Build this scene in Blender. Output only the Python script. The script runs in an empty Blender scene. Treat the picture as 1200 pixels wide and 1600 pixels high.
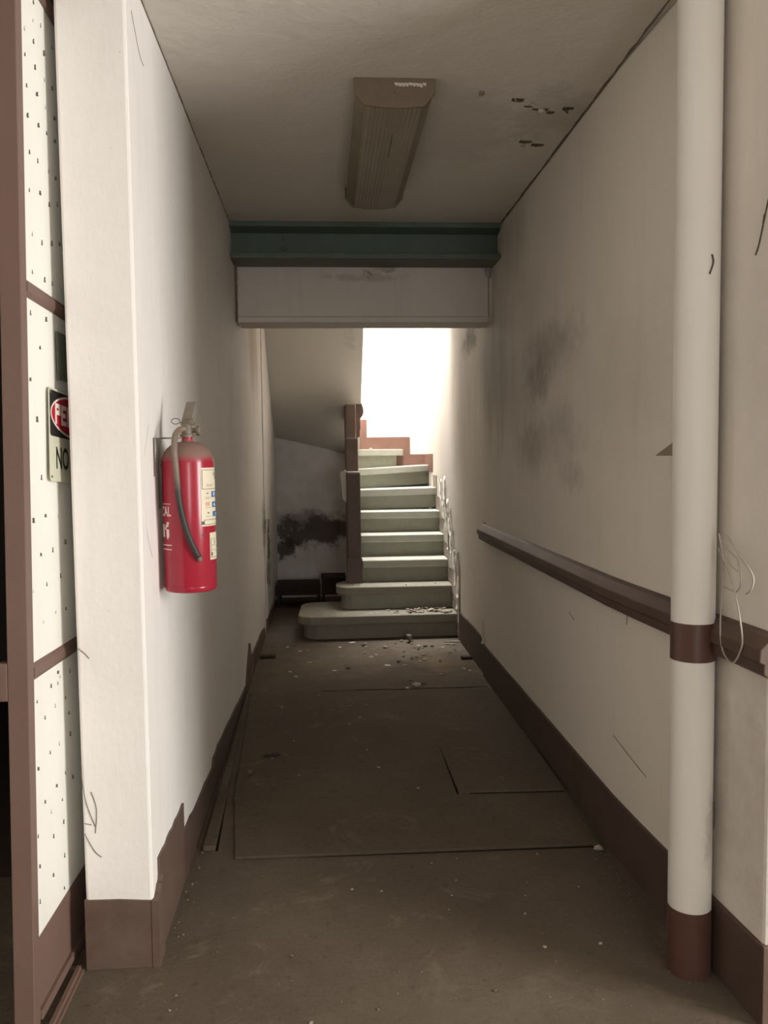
import bpy, bmesh, math, random
from mathutils import Vector, Matrix

random.seed(7)
S = bpy.context.scene
COL = S.collection

# ------------------------------------------------------------------ camera, world, lights, exposure
cam_d = bpy.data.cameras.new('camera')
cam_d.sensor_fit = 'HORIZONTAL'; cam_d.sensor_width = 36.0
cam_d.lens = 36.0 * 1300 / 1200
cam_d.clip_start = 0.05
cam = bpy.data.objects.new('camera', cam_d); COL.objects.link(cam)
_r = Vector((0.997325, -0.072117, -0.011874)); _u = Vector((0.016574, 0.06493, 0.997752)); _f = Vector((0.071184, 0.99528, -0.065952))
M = Matrix.Identity(4)
for i in range(3):
    M[i][0], M[i][1], M[i][2] = _r[i], _u[i], -_f[i]
M[0][3], M[1][3], M[2][3] = 0, 0, 1.45
cam.matrix_world = M
S.camera = cam

W = bpy.data.worlds.new('sky'); S.world = W; W.use_nodes = True
W.node_tree.nodes['Background'].inputs[0].default_value = (0.80, 0.90, 1.0, 1)
W.node_tree.nodes['Background'].inputs[1].default_value = 1.0

def area(name, loc, target, sx, sy, power, color):
    l = bpy.data.lights.new(name, 'AREA'); l.shape = 'RECTANGLE'; l.size = sx; l.size_y = sy
    l.energy = power; l.color = color
    o = bpy.data.objects.new(name, l); COL.objects.link(o); o.location = loc
    o.rotation_euler = (Vector(target) - Vector(loc)).to_track_quat('-Z', 'Y').to_euler()
    return o
# daylight coming in through the hall's big street entrance, to the right behind the camera
area('entrance_daylight', (3.98, -0.1, 1.35), (0.0, -0.1, 1.35), 1.5, 2.4, 250, (1.0, 0.985, 0.965))
# added fill lamp at an unseen opening behind the camera, lifts corridor light
area('back_fill_light', (1.0, -3.98, 1.3), (1.0, 0.0, 1.3), 1.0, 2.2, 55, (1.0, 0.985, 0.965))
# daylight through the upper window of the stairwell
area('stair_skylight_daylight', (0.55, 7.75, 5.78), (0.62, 7.95, 1.0), 0.9, 1.5, 470, (1.0, 1.0, 1.0))

S.view_settings.view_transform = 'Standard'
S.view_settings.look = 'None'
S.view_settings.gamma = 1.0
S.view_settings.use_curve_mapping = False
S.view_settings.exposure = 0.0

# ------------------------------------------------------------------ materials
def nodes_of(name):
    m = bpy.data.materials.new(name); m.use_nodes = True
    nt = m.node_tree; b = nt.nodes['Principled BSDF']
    return m, nt, b
def N(nt, t, **kw):
    n = nt.nodes.new(t)
    for k, v in kw.items(): setattr(n, k, v)
    return n
def pos(nt, scale=(1, 1, 1)):
    g = N(nt, 'ShaderNodeNewGeometry'); mp = N(nt, 'ShaderNodeMapping'); mp.inputs['Scale'].default_value = scale
    nt.links.new(g.outputs['Position'], mp.inputs['Vector']); return mp.outputs[0]
def noise(nt, scale, detail=4, rough=0.6, vec=None, dist=0.0):
    n = N(nt, 'ShaderNodeTexNoise'); n.inputs['Scale'].default_value = scale; n.inputs['Detail'].default_value = detail
    n.inputs['Roughness'].default_value = rough; n.inputs['Distortion'].default_value = dist
    nt.links.new(vec if vec is not None else pos(nt), n.inputs['Vector']); return n.outputs['Fac']
def ramp(nt, fac, a, b, lo=0.0, hi=1.0):
    r = N(nt, 'ShaderNodeMapRange'); r.interpolation_type = 'SMOOTHSTEP'
    r.inputs['From Min'].default_value = a; r.inputs['From Max'].default_value = b
    r.inputs['To Min'].default_value = lo; r.inputs['To Max'].default_value = hi
    nt.links.new(fac, r.inputs['Value']); return r.outputs['Result']
def math_(nt, op, a, b):
    m = N(nt, 'ShaderNodeMath', operation=op)
    for i, v in enumerate((a, b)):
        if isinstance(v, (int, float)): m.inputs[i].default_value = v
        else: nt.links.new(v, m.inputs[i])
    m.use_clamp = False
    return m.outputs[0]
def mix(nt, fac, a, b, blend='MIX'):
    m = N(nt, 'ShaderNodeMix', data_type='RGBA', blend_type=blend)
    for sock, v in ((m.inputs['Factor'], fac), (m.inputs['A'], a), (m.inputs['B'], b)):
        if isinstance(v, (int, float)): sock.default_value = v
        elif isinstance(v, tuple): sock.default_value = (*v, 1) if len(v) == 3 else v
        else: nt.links.new(v, sock)
    return m.outputs['Result']
def bump(nt, b, height, strength, dist=0.01):
    bp = N(nt, 'ShaderNodeBump'); bp.inputs['Strength'].default_value = strength; bp.inputs['Distance'].default_value = dist
    nt.links.new(height, bp.inputs['Height']); nt.links.new(bp.outputs[0], b.inputs['Normal'])
def blob(nt, c, rad, amount, nscale=6.0, nvec=(1, 1, 1), soft=0.15):
    """an irregular stain, or painted shade, of its own shape at a place on the wall"""
    g = N(nt, 'ShaderNodeNewGeometry')
    s = N(nt, 'ShaderNodeVectorMath', operation='SUBTRACT'); s.inputs[1].default_value = c
    nt.links.new(g.outputs['Position'], s.inputs[0])
    d = N(nt, 'ShaderNodeVectorMath', operation='DIVIDE'); d.inputs[1].default_value = rad
    nt.links.new(s.outputs[0], d.inputs[0])
    l = N(nt, 'ShaderNodeVectorMath', operation='LENGTH'); nt.links.new(d.outputs[0], l.inputs[0])
    fall = ramp(nt, l.outputs['Value'], 0.0, 1.0, 1.0, 0.0)
    n = noise(nt, nscale, 5, 0.65, pos(nt, nvec))
    v = math_(nt, 'ADD', fall, math_(nt, 'MULTIPLY', math_(nt, 'SUBTRACT', n, 0.5), 1.6))
    v = ramp(nt, v, 0.5 - soft, 0.5 + soft + 0.25)
    v = math_(nt, 'MULTIPLY', v, ramp(nt, l.outputs['Value'], 0.75, 1.05, 1.0, 0.0))
    return math_(nt, 'MULTIPLY', v, amount)

def plaster(name, color, stains_shade=(), speck=0.5, rough=0.75, streak=0.10, bump_s=0.24):
    m, nt, b = nodes_of(name)
    c = mix(nt, ramp(nt, noise(nt, 1.7, 5, 0.65), 0.35, 0.7, 0.0, 0.14), color, tuple(x * 0.72 * k for x, k in zip(color, (1.0, 0.95, 0.86))))
    c = mix(nt, ramp(nt, noise(nt, 3.0, 4, 0.6, pos(nt, (5, 5, 0.5))), 0.5, 0.78, 0.0, streak * 2), c, tuple(x * 0.6 for x in color))
    c = mix(nt, ramp(nt, noise(nt, 55, 3, 0.7), 0.72, 0.80, 0.0, speck), c, tuple(x * 0.35 for x in color))
    for st in stains_shade:
        col = st.get('col', (0.16, 0.125, 0.09))
        c = mix(nt, blob(nt, st['c'], st['r'], st['a'], st.get('n', 6.0), st.get('nv', (1, 1, 1)), st.get('soft', 0.15)), c, col)
    nt.links.new(c, b.inputs['Base Color'])
    b.inputs['Roughness'].default_value = rough
    b.inputs['Specular IOR Level'].default_value = 0.25
    h = math_(nt, 'ADD', noise(nt, 9, 4, 0.55), math_(nt, 'MULTIPLY', noise(nt, 60, 3, 0.6, pos(nt, (1, 1, 0.35))), 0.25))
    bump(nt, b, h, bump_s, 0.012)
    return m
def paint(name, color, rough=0.55, var=0.3, nscale=14, dust=None, bump_s=0.15, metal=0.0, wear=None, spec=0.4):
    m, nt, b = nodes_of(name)
    c = mix(nt, ramp(nt, noise(nt, nscale, 5, 0.65), 0.3, 0.72, 0.0, var), color, tuple(x * 0.55 for x in color))
    if wear: c = mix(nt, ramp(nt, noise(nt, wear[1], 5, 0.7), wear[2], wear[2] + 0.06, 0.0, 0.8), c, wear[0])
    if dust: c = mix(nt, ramp(nt, noise(nt, 5, 5, 0.7), 0.35, 0.75, dust[1] * 0.35, dust[1]), c, dust[0])
    nt.links.new(c, b.inputs['Base Color'])
    b.inputs['Roughness'].default_value = rough; b.inputs['Metallic'].default_value = metal
    b.inputs['Specular IOR Level'].default_value = spec
    bump(nt, b, noise(nt, 45, 4, 0.6), bump_s, 0.004)
    return m

WHITE = (0.815, 0.772, 0.727)
SOOT = (0.17, 0.135, 0.10)
m_wall_left = plaster('old_white_plaster_left', WHITE, [
    dict(c=(-.507, 6.3, 2.30), r=(.6, 1.0, .75), a=.55, col=(.40, .31, .18), n=7, nv=(1, 1, .15), soft=.3),
    dict(c=(-.507, 5.95, 2.42), r=(.6, .35, .14), a=.6, n=9),
    dict(c=(-.507, 7.3, .55), r=(.5, .5, .75), a=.6, col=(.30, .25, .19), n=9),
    dict(c=(-.507, 6.9, .9), r=(.5, .25, .5), a=.55, n=14),
    dict(c=(-.507, 5.0, 1.6), r=(.5, 1.2, .8), a=.12, n=3),
], streak=.06)
m_wall_right = plaster('old_white_plaster_right', (0.83, 0.77, 0.69), [
    dict(c=(1.035, 3.78, 1.94), r=(.6, .80, .20), a=0.43, n=9, soft=.5),
    dict(c=(1.035, 3.98, 1.81), r=(.6, .42, .20), a=0.53, n=12, soft=.45),
    dict(c=(1.035, 4.60, 1.86), r=(.6, 1.5, .65), a=0.33, n=4, nv=(1, 1, .5), soft=.6),
    dict(c=(1.035, 4.10, 1.50), r=(.6, .50, .22), a=0.38, n=10, soft=.5),
    dict(c=(1.035, 3.62, 1.54), r=(.6, .60, .26), a=0.30, n=9, soft=.5),
    dict(c=(1.035, 3.42, 1.36), r=(.6, .30, .12), a=0.30, n=14, soft=.5),
    dict(c=(1.035, 5.05, 1.95), r=(.6, .9, .60), a=0.40, n=8, nv=(1, 1, .2), soft=.5),
    dict(c=(1.035, 2.9, 1.70), r=(.6, .7, .5), a=0.15, n=7, soft=.5),
    dict(c=(1.052, 5.95, 2.27), r=(.6, .62, .20), a=0.78, n=7, soft=.3),
    dict(c=(1.052, 6.3, 1.75), r=(.6, .9, .9), a=0.44, col=(.45, .36, .25), n=5, nv=(1, 1, .25), soft=.4),
    dict(c=(1.035, 2.06, .55), r=(.6, .4, .6), a=0.25, n=14, soft=.4),
    dict(c=(1.035, 2.03, 1.75), r=(.6, .35, .7), a=0.12, n=9, soft=.4),
    dict(c=(1.035, 4.5, 2.65), r=(.6, .6, .35), a=0.28, n=7, nv=(1, 1, .2), soft=.5),
], streak=.05)
m_ceiling = plaster('old_ceiling_plaster', (0.71, 0.66, 0.585), [
    dict(c=(.9, 3.3, 2.78), r=(.35, .5, .3), a=.25, n=7),
    dict(c=(.55, 3.5, 2.78), r=(.5, .8, .3), a=.15, n=4),
], streak=0.0, bump_s=.5, speck=.3)
m_lintel = plaster('old_lintel_plaster', (0.68, 0.62, 0.56), [
    dict(c=(.25, 5.04, 2.52), r=(.5, .3, .06), a=.3, n=10)], bump_s=.5)
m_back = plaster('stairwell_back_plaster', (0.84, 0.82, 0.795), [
    dict(c=(-.1, 8.65, .7), r=(1.7, .5, 1.9), a=.5, col=(.36, .28, .22), n=3, soft=.5),  # broad under-stair shade painted into the wall colour
    dict(c=(-.12, 8.65, .68), r=(.95, .4, .36), a=.9, col=(.07, .054, .047), n=6, soft=.04),
    dict(c=(-.40, 8.65, .52), r=(.28, .4, .24), a=.9, col=(.06, .048, .042), n=12, soft=.05),
    dict(c=(-.15, 8.65, .80), r=(.85, .4, .24), a=.6, col=(.10, .08, .07), n=9, soft=.1),
])
m_soffit = plaster('stair_soffit_plaster', (0.74, 0.69, 0.61), [
    dict(c=(-.18, 6.85, 2.95), r=(.10, .25, .25), a=.6, n=10),
    dict(c=(.25, 7.35, 2.4), r=(.15, .4, .3), a=.25, n=12)], streak=0)
m_dark_room = paint('room_darkness_brown', (0.06, 0.04, 0.032), .8)  # darkness of the unlit room put into a near-black brown
m_hall = plaster('hall_plaster', (0.74, 0.70, 0.64))
m_flake = plaster('loose_plaster', (0.70, 0.65, 0.57), speck=.8)
m_brown = paint('brown_oil_paint', (0.105, 0.060, 0.044), .5, .35, 9, dust=((0.22, 0.18, 0.14), .35))
m_brown_dusty = paint('dusty_brown_paint', (0.085, 0.050, 0.038), .7, .35, 9, dust=((0.12, 0.085, 0.065), .5))
m_rail = paint('brown_rail_paint', (0.095, 0.055, 0.040), .55, .3, 12, dust=((0.15, 0.105, 0.08), .3))
m_pipe_brown = paint('brown_glossy_band', (0.105, 0.052, 0.038), .38, .2, 9)
m_rose = paint('faded_brown_skirting', (0.22, 0.115, 0.085), .6, .25, 9)
m_pale_strip = paint('worn_skirting_lit_cap', (0.36, 0.30, 0.25), .7, .45, 10)
m_floor = None
def floor_mat(name, c0, c1, c2, stains_shade=()):
    m, nt, b = nodes_of(name)
    c = mix(nt, ramp(nt, noise(nt, 1.3, 6, 0.65, None, .6), 0.3, 0.7), c0, c1)
    c = mix(nt, ramp(nt, noise(nt, 6, 6, 0.7), 0.52, 0.78, 0, .55), c, c2)
    c = mix(nt, ramp(nt, noise(nt, 30, 5, 0.7), 0.55, 0.72, 0, .6), c, tuple(x * .5 for x in c0))
    c = mix(nt, ramp(nt, noise(nt, 75, 4, 0.75), 0.35, 0.65, 0, .4), c, tuple(x * .6 for x in c1))
    c = mix(nt, ramp(nt, noise(nt, 2.6, 6, 0.75, None, 1.2), 0.56, 0.66, 0, .35), c, tuple(x * 1.35 for x in c2))
    c = mix(nt, ramp(nt, noise(nt, 140, 2, 0.5), 0.70, 0.78, 0, .5), c, (0.30, 0.27, 0.23))
    for st in stains_shade: c = mix(nt, blob(nt, st['c'], st['r'], st['a'], st.get('n', 6), (1, 1, 1), .4), c, st['col'])
    nt.links.new(c, b.inputs['Base Color']); b.inputs['Roughness'].default_value = .85
    b.inputs['Specular IOR Level'].default_value = .15
    bump(nt, b, math_(nt, 'ADD', noise(nt, 12, 5, .6), math_(nt, 'MULTIPLY', noise(nt, 120, 3, .6), .3)), .5, .008)
    return m
m_floor = floor_mat('dusty_concrete_floor', (0.112, 0.086, 0.062), (0.148, 0.116, 0.086), (0.185, 0.150, 0.114), [
    dict(c=(.2, 5.85, 0), r=(1.0, .8, .5), a=.45, col=(.24, .20, .16)),
    dict(c=(.75, 6.25, 0), r=(.6, .6, .5), a=.5, col=(.25, .21, .165)),
    dict(c=(.80, 5.72, 0), r=(.35, .35, .5), a=.45, col=(.24, .185, .11)),
    dict(c=(-.3, 6.9, 0), r=(.4, 1.2, .5), a=.35, col=(.24, .21, .18)),
    dict(c=(.25, 5.25, 0), r=(1.2, .25, .5), a=.4, col=(.09, .07, .055)),
    dict(c=(.95, 2.75, 0), r=(.35, 1.2, .5), a=.45, col=(.08, .062, .05)),
    dict(c=(.4, 2.0, 0), r=(.8, .5, .5), a=.35, col=(.20, .165, .125)),
])
m_board = floor_mat('dusty_floor_board', (0.105, 0.080, 0.055), (0.130, 0.100, 0.071), (0.155, 0.125, 0.092))
m_gap = paint('dark_gap', (0.018, 0.014, 0.011), .95, 0, spec=0)
m_tread = paint('greenish_cement_tread', (0.50, 0.50, 0.425), .7, .25, 22, dust=((0.40, 0.37, 0.31), .35), bump_s=.4)
m_riser = paint('greenish_cement_riser', (0.345, 0.35, 0.275), .7, .3, 12, dust=((0.34, 0.31, 0.25), .35), bump_s=.4)
m_tread_low = paint('dusty_cement_tread', (0.29, 0.265, 0.21), .8, .4, 12, dust=((0.27, 0.23, 0.18), .6), bump_s=.6)
m_beam = paint('green_beam_paint', (0.112, 0.158, 0.130), .55, .4, 8, dust=((0.10, 0.10, 0.08), .35))
m_beam_under = paint('pale_green_flange', (0.18, 0.185, 0.15), .7, .4, 8, dust=((0.16, 0.15, 0.12), .4))
m_lamp_cap = paint('grimy_lamp_metal', (0.215, 0.165, 0.115), .6, .3, 20)
m_white_scrape = paint('scraped_bare_white', (0.75, 0.70, 0.62), .8, .3, 40)
m_wood = paint('weathered_wood', (0.16, 0.115, 0.08), .8, .5, 25)
m_bracket = paint('bracket_paint', (0.30, 0.24, 0.19), .7, .3, 30)
m_wood_dark = paint('dark_old_wood', (0.042, 0.026, 0.020), .85, .5, 25)
m_pale_wood = paint('pale_splinter', (0.42, 0.35, 0.26), .8, .3, 30)
m_pipe = plaster('white_painted_pipe', (0.81, 0.775, 0.72), [
    dict(c=(1.04, 2.15, .42), r=(.05, .1, .22), a=.35, n=30, soft=.4)], speck=.3, rough=.5, streak=.04, bump_s=.12)
m_door_frame = paint('brown_metal_door_paint', (0.165, 0.095, 0.072), .5, .25, 10, dust=((0.25, 0.19, 0.15), .25))
m_door_sheet = plaster('white_door_sheet', (0.86, 0.835, 0.765), speck=.3, streak=.03, rough=.5, bump_s=.08)
m_nail = paint('rusty_nail', (0.13, 0.115, 0.105), .7, .2)
m_cable = paint('off_white_cable', (0.47, 0.42, 0.35), .5, .2)
m_metal = paint('dull_dusty_metal', (0.20, 0.165, 0.128), .55, .35, 60, metal=.25)
m_steel = paint('grey_wire', (0.16, 0.14, 0.12), .5, .2, metal=.5)
m_black = paint('black_enamel', (0.015, 0.014, 0.014), .4, .1)
m_signwhite = paint('sign_cream', (0.62, 0.60, 0.46), .45, .15)
m_signred = paint('sign_red', (0.42, 0.012, 0.03), .4, .1)
m_signletter = paint('sign_letter_cream', (0.80, 0.76, 0.66), .45, .1)
m_plate = paint('faded_green_plate', (0.15, 0.16, 0.12), .6, .3)
m_label = paint('cream_label_paper', (0.72, 0.64, 0.48), .55, .12)
m_ink = paint('label_ink', (0.10, 0.08, 0.06), .6, .1)
m_blue = paint('label_blue', (0.05, 0.16, 0.40), .55, .1)
m_inkred = paint('label_red', (0.50, 0.12, 0.08), .55, .1)
m_print = paint('white_screen_print', (0.80, 0.66, 0.62), .5, .3, 60)
m_web = paint('cobweb_strand', (0.10, 0.085, 0.07), .9, 0)
m_mark = paint('grey_scuff', (0.52, 0.48, 0.45), .9, 0)

def red_body():
    m, nt, b = nodes_of('extinguisher_red')
    g = N(nt, 'ShaderNodeNewGeometry'); sx = N(nt, 'ShaderNodeSeparateXYZ'); nt.links.new(g.outputs['Normal'], sx.inputs[0])
    px = N(nt, 'ShaderNodeSeparateXYZ'); nt.links.new(g.outputs['Position'], px.inputs[0])
    up = ramp(nt, sx.outputs['Z'], .06, .42)
    n = noise(nt, 40, 4, .6)
    dust = math_(nt, 'MULTIPLY', up, math_(nt, 'MULTIPLY', ramp(nt, px.outputs['Z'], 1.3, 1.4), ramp(nt, n, .1, .6, .75, .95)))
    c = mix(nt, ramp(nt, noise(nt, 30, 4, .6), .4, .8, 0, .25), (0.335, 0.018, 0.036), (0.24, 0.015, 0.028))
    c = mix(nt, dust, c, (0.20, 0.132, 0.102))
    nt.links.new(c, b.inputs['Base Color'])
    nt.links.new(math_(nt, 'ADD', math_(nt, 'MULTIPLY', dust, .5), .22), b.inputs['Roughness'])
    return m
m_red = red_body()
def hose_mat():
    m, nt, b = nodes_of('rubber_hose')
    g = N(nt, 'ShaderNodeNewGeometry'); px = N(nt, 'ShaderNodeSeparateXYZ'); nt.links.new(g.outputs['Position'], px.inputs[0])
    z = math_(nt, 'ADD', px.outputs['Z'], math_(nt, 'MULTIPLY', noise(nt, 30, 3, .6), .1))
    c = mix(nt, ramp(nt, z, 1.36, 1.50), (0.026, 0.023, 0.020), (0.20, 0.148, 0.112))
    nt.links.new(c, b.inputs['Base Color']); b.inputs['Roughness'].default_value = .55
    return m
m_hose = hose_mat()
def diffuser_mat():
    m, nt, b = nodes_of('grimy_lamp_diffuser')
    v = pos(nt, (1, .02, 1))
    w = N(nt, 'ShaderNodeTexNoise'); w.inputs['Scale'].default_value = 24; w.inputs['Detail'].default_value = 2
    nt.links.new(v, w.inputs['Vector'])
    c = mix(nt, ramp(nt, w.outputs['Fac'], .35, .65), (0.265, 0.22, 0.155), (0.235, 0.19, 0.13))
    c = mix(nt, ramp(nt, noise(nt, 7, 5, .6), .4, .8, 0, .4), c, (0.17, 0.135, 0.095))
    nt.links.new(c, b.inputs['Base Color']); b.inputs['Roughness'].default_value = .45
    return m
m_diff = diffuser_mat()

# ------------------------------------------------------------------ mesh builder
BASE = {}
class MB:
    def __init__(s): s.bm = bmesh.new()
    def poly(s, pts):
        return s.bm.faces.new([s.bm.verts.new(p) for p in pts])
    def hexa(s, P):
        v = [s.bm.verts.new(p) for p in P]
        for f in ((0, 3, 2, 1), (4, 5, 6, 7), (0, 1, 5, 4), (1, 2, 6, 5), (2, 3, 7, 6), (3, 0, 4, 7)):
            s.bm.faces.new([v[i] for i in f])
        return s
    def box(s, x0, x1, y0, y1, z0, z1):
        return s.hexa([(x0, y0, z0), (x1, y0, z0), (x1, y1, z0), (x0, y1, z0), (x0, y0, z1), (x1, y0, z1), (x1, y1, z1), (x0, y1, z1)])
    def prism(s, pts, a, b, axis='z', f=None):
        """polygon (2D) extruded along an axis from a to b"""
        def P(p, t):
            q = {'z': (p[0], p[1], t), 'y': (p[0], t, p[1]), 'x': (t, p[0], p[1])}[axis]
            return f(*q) if f else q
        lo = [s.bm.verts.new(P(p, a)) for p in pts]; hi = [s.bm.verts.new(P(p, b)) for p in pts]
        n = len(pts)
        s.bm.faces.new(lo[::-1]); s.bm.faces.new(hi)
        for i in range(n): s.bm.faces.new((lo[i], lo[(i + 1) % n], hi[(i + 1) % n], hi[i]))
        return s
    def tube(s, path, r, n=8, closed=False):
        path = [Vector(p) for p in path]; rings = []
        prev = None
        for i, p in enumerate(path):
            if closed: d = path[(i + 1) % len(path)] - path[i - 1]
            else: d = path[min(i + 1, len(path) - 1)] - path[max(i - 1, 0)]
            d.normalize()
            a = prev if prev else (Vector((0, 0, 1)) if abs(d.z) < .9 else Vector((1, 0, 0)))
            a = (a - d * a.dot(d)).normalized(); prev = a; b = d.cross(a)
            rr = r[i] if isinstance(r, (list, tuple)) else r
            rings.append([s.bm.verts.new(p + (a * math.cos(2 * math.pi * k / n) + b * math.sin(2 * math.pi * k / n)) * rr) for k in range(n)])
        m = len(rings)
        for i in range(m if closed else m - 1):
            A, B = rings[i], rings[(i + 1) % m]
            for k in range(n): s.bm.faces.new((A[k], A[(k + 1) % n], B[(k + 1) % n], B[k]))
        if not closed:
            s.bm.faces.new(rings[0][::-1]); s.bm.faces.new(rings[-1])
        return s
    def lathe(s, prof, c, n=32, axis='z'):
        rings = []
        for r, z in prof:
            ring = []
            for k in range(n):
                a = 2 * math.pi * k / n
                if axis == 'z': p = (c[0] + r * math.cos(a), c[1] + r * math.sin(a), c[2] + z)
                elif axis == 'x': p = (c[0] + z, c[1] + r * math.cos(a), c[2] + r * math.sin(a))
                else: p = (c[0] + r * math.sin(a), c[1] + z, c[2] + r * math.cos(a))
                ring.append(s.bm.verts.new(p))
            rings.append(ring)
        for A, B in zip(rings, rings[1:]):
            for k in range(n): s.bm.faces.new((A[k], A[(k + 1) % n], B[(k + 1) % n], B[k]))
        s.bm.faces.new(rings[0][::-1]); s.bm.faces.new(rings[-1])
        return s
    def build(s, name, mat, parent=None, bevel=0, smooth=False, origin=None, segs=2):
        bm = s.bm
        bmesh.ops.recalc_face_normals(bm, faces=bm.faces)
        if bevel:
            ed = [e for e in bm.edges if len(e.link_faces) == 2 and e.calc_face_angle(0) > .5]
            bmesh.ops.bevel(bm, geom=ed, offset=bevel, segments=segs, affect='EDGES', profile=.5)
        base = BASE.get(parent.name, Vector()) if parent else Vector()
        org = Vector(origin) if origin else base.copy()
        for v in bm.verts: v.co -= org
        me = bpy.data.meshes.new(name); bm.to_mesh(me); bm.free()
        if smooth:
            for p in me.polygons: p.use_smooth = True
            if smooth != 'all':
                try: me.set_sharp_from_angle(angle=.7)
                except Exception: pass
        me.materials.append(mat)
        o = bpy.data.objects.new(name, me); COL.objects.link(o)
        if parent: o.parent = parent
        o.location = org - base
        BASE[o.name] = org
        return o
def tag(o, label=None, cat=None, group=None, kind=None):
    if label: o['label'] = label
    if cat: o['category'] = cat
    if group: o['group'] = group
    if kind: o['kind'] = kind
    return o
def thing(name, loc, label, cat, group=None):
    o = bpy.data.objects.new(name, None); COL.objects.link(o); o.location = loc; o.empty_display_size = .1
    BASE[o.name] = Vector(loc)
    return tag(o, label, cat, group)
def struct(o): o['kind'] = 'structure'; return o

XL, XR, XF, ZC = -.507, 1.035, 1.052, 2.78
YB = 8.65

# ------------------------------------------------------------------ room shell
floor = struct(MB().box(-3.6, 4.2, -4.2, 9.0, -.12, 0).build('floor', m_floor)); floor['label'] = 'dusty brown concrete floor running down the corridor'
ceil = MB().box(-3.6, 4.2, -4.2, 5.27, ZC, ZC + .2).build('ceiling', m_ceiling)
struct(ceil)['label'] = 'grimy cream ceiling with peeling plaster'

def slab_with_notches(mb, x0, x1, y0, y1, z0, z1): mb.box(x0, x1, y0, y1, z0, z1)
wl = MB(); wl.box(-.690, XL, 2.345, 8.85, 0, 5.8)
wall_left = struct(wl.build('wall_left', m_wall_left, bevel=.006)); wall_left['label'] = 'white plaster corridor wall on the left with its square end'
MB().box(-.694, XL + .001, 2.338, 2.412, .19, ZC).build('corner_band', m_wall_left, wall_left, bevel=.008)
MB().box(XL, XL + .012, 6.99, 8.65, .10, 2.9).build('plaster_coat', m_wall_left, wall_left, bevel=.005)
def wx(y):
    """the right wall bellies outward a little towards its near end"""
    t = max(0.0, min(1.0, (2.9 - y) / .95)); return XR + .052 * t ** 1.3
WY = [1.945, 2.05, 2.15, 2.25, 2.4, 2.55, 2.7, 2.9, 4.0, 5.345]
wr = MB(); wr.prism([(wx(y), y) for y in WY] + [(1.30, 5.345), (1.30, 1.945)], 0, ZC, 'z')
wall_right = struct(wr.build('wall_right', m_wall_right, bevel=.012)); wall_right['label'] = 'stained white plaster wall on the right'
MB().box(XF, 1.30, 5.345, 8.85, 0, 5.8).build('stair_side', m_wall_right, wall_right)
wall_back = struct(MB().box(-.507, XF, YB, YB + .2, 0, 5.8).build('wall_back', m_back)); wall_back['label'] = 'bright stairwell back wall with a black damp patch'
wall_lintel = MB()
wall_lintel.prism([(5.04, 2.29), (5.04, 2.60), (5.27, 2.60), (5.27, 2.255), (5.035, 2.255), (5.028, 2.285)], XL + .012, 1.008, 'x')
wall_lintel = struct(wall_lintel.build('wall_lintel', m_lintel, bevel=.004)); wall_lintel['label'] = 'grey plastered lintel over the stair opening under the green beam'
MB().box(XL, XR, 5.0, 5.27, 2.60, ZC).build('upper_fill', m_lintel, wall_lintel)
MB().box(1.012, XR + .005, 5.055, 5.27, 2.258, 2.60).build('jamb', m_lintel, wall_lintel, bevel=.004)
# stairwell above the corridor: light-blocking upper floor slab, walls, skylight opening in the roof
us = MB(); us.box(XL, XF, 5.27, 6.95, ZC, ZC + .2)  # unseen slab drawn out over the stairs to block skylight from the right wall
struct(us.build('ceiling_landing_blocker', m_ceiling))
wall_upper = struct(MB().box(XL, XF, 5.27, 5.38, ZC + .2, 5.8).build('wall_upper', m_hall)); wall_upper['label'] = 'upper stairwell wall over the landing'
rf = MB(); rf.box(-.7, 1.3, 5.27, 6.98, 5.8, 5.95); rf.box(-.7, .08, 6.98, 8.85, 5.8, 5.95); rf.box(1.02, 1.3, 6.98, 8.85, 5.8, 5.95); rf.box(.08, 1.02, 8.52, 8.85, 5.8, 5.95)
struct(rf.build('ceiling_stairwell', m_hall))
# entrance hall around the camera
struct(MB().box(1.30, 4.2, 1.945, 2.2, 0, ZC).build('wall_hall_right', m_wall_right))
he = MB(); he.box(4.0, 4.2, -4.2, -.85, 0, ZC); he.box(4.0, 4.2, .65, 1.945, 0, ZC); he.box(4.0, 4.2, -.85, .65, 2.55, ZC)
struct(he.build('wall_hall_east', m_hall))
struct(MB().box(-3.6, -3.4, -4.2, 5.6, 0, ZC).build('wall_hall_west', m_hall))
hb = MB(); hb.box(-3.4, .5, -4.2, -4.0, 0, ZC); hb.box(1.5, 4.0, -4.2, -4.0, 0, ZC); hb.box(.5, 1.5, -4.2, -4.0, 2.4, ZC)  # gap left for the added fill lamp
struct(hb.build('wall_hall_south', m_hall))
hl = MB(); hl.box(-3.4, -1.75, 2.345, 2.5, 0, ZC)
struct(hl.build('wall_hall_north', m_hall))
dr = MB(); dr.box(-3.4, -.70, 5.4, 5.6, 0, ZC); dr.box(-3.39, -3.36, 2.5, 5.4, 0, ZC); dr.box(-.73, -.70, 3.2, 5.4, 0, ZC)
dr.box(-3.36, -.73, 2.9, 5.4, .001, .004); dr.box(-3.36, -.73, 2.5, 5.4, ZC - .02, ZC)  # floor and ceiling skins carry the same painted darkness
struct(dr.build('wall_dark_room', m_dark_room))

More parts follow.
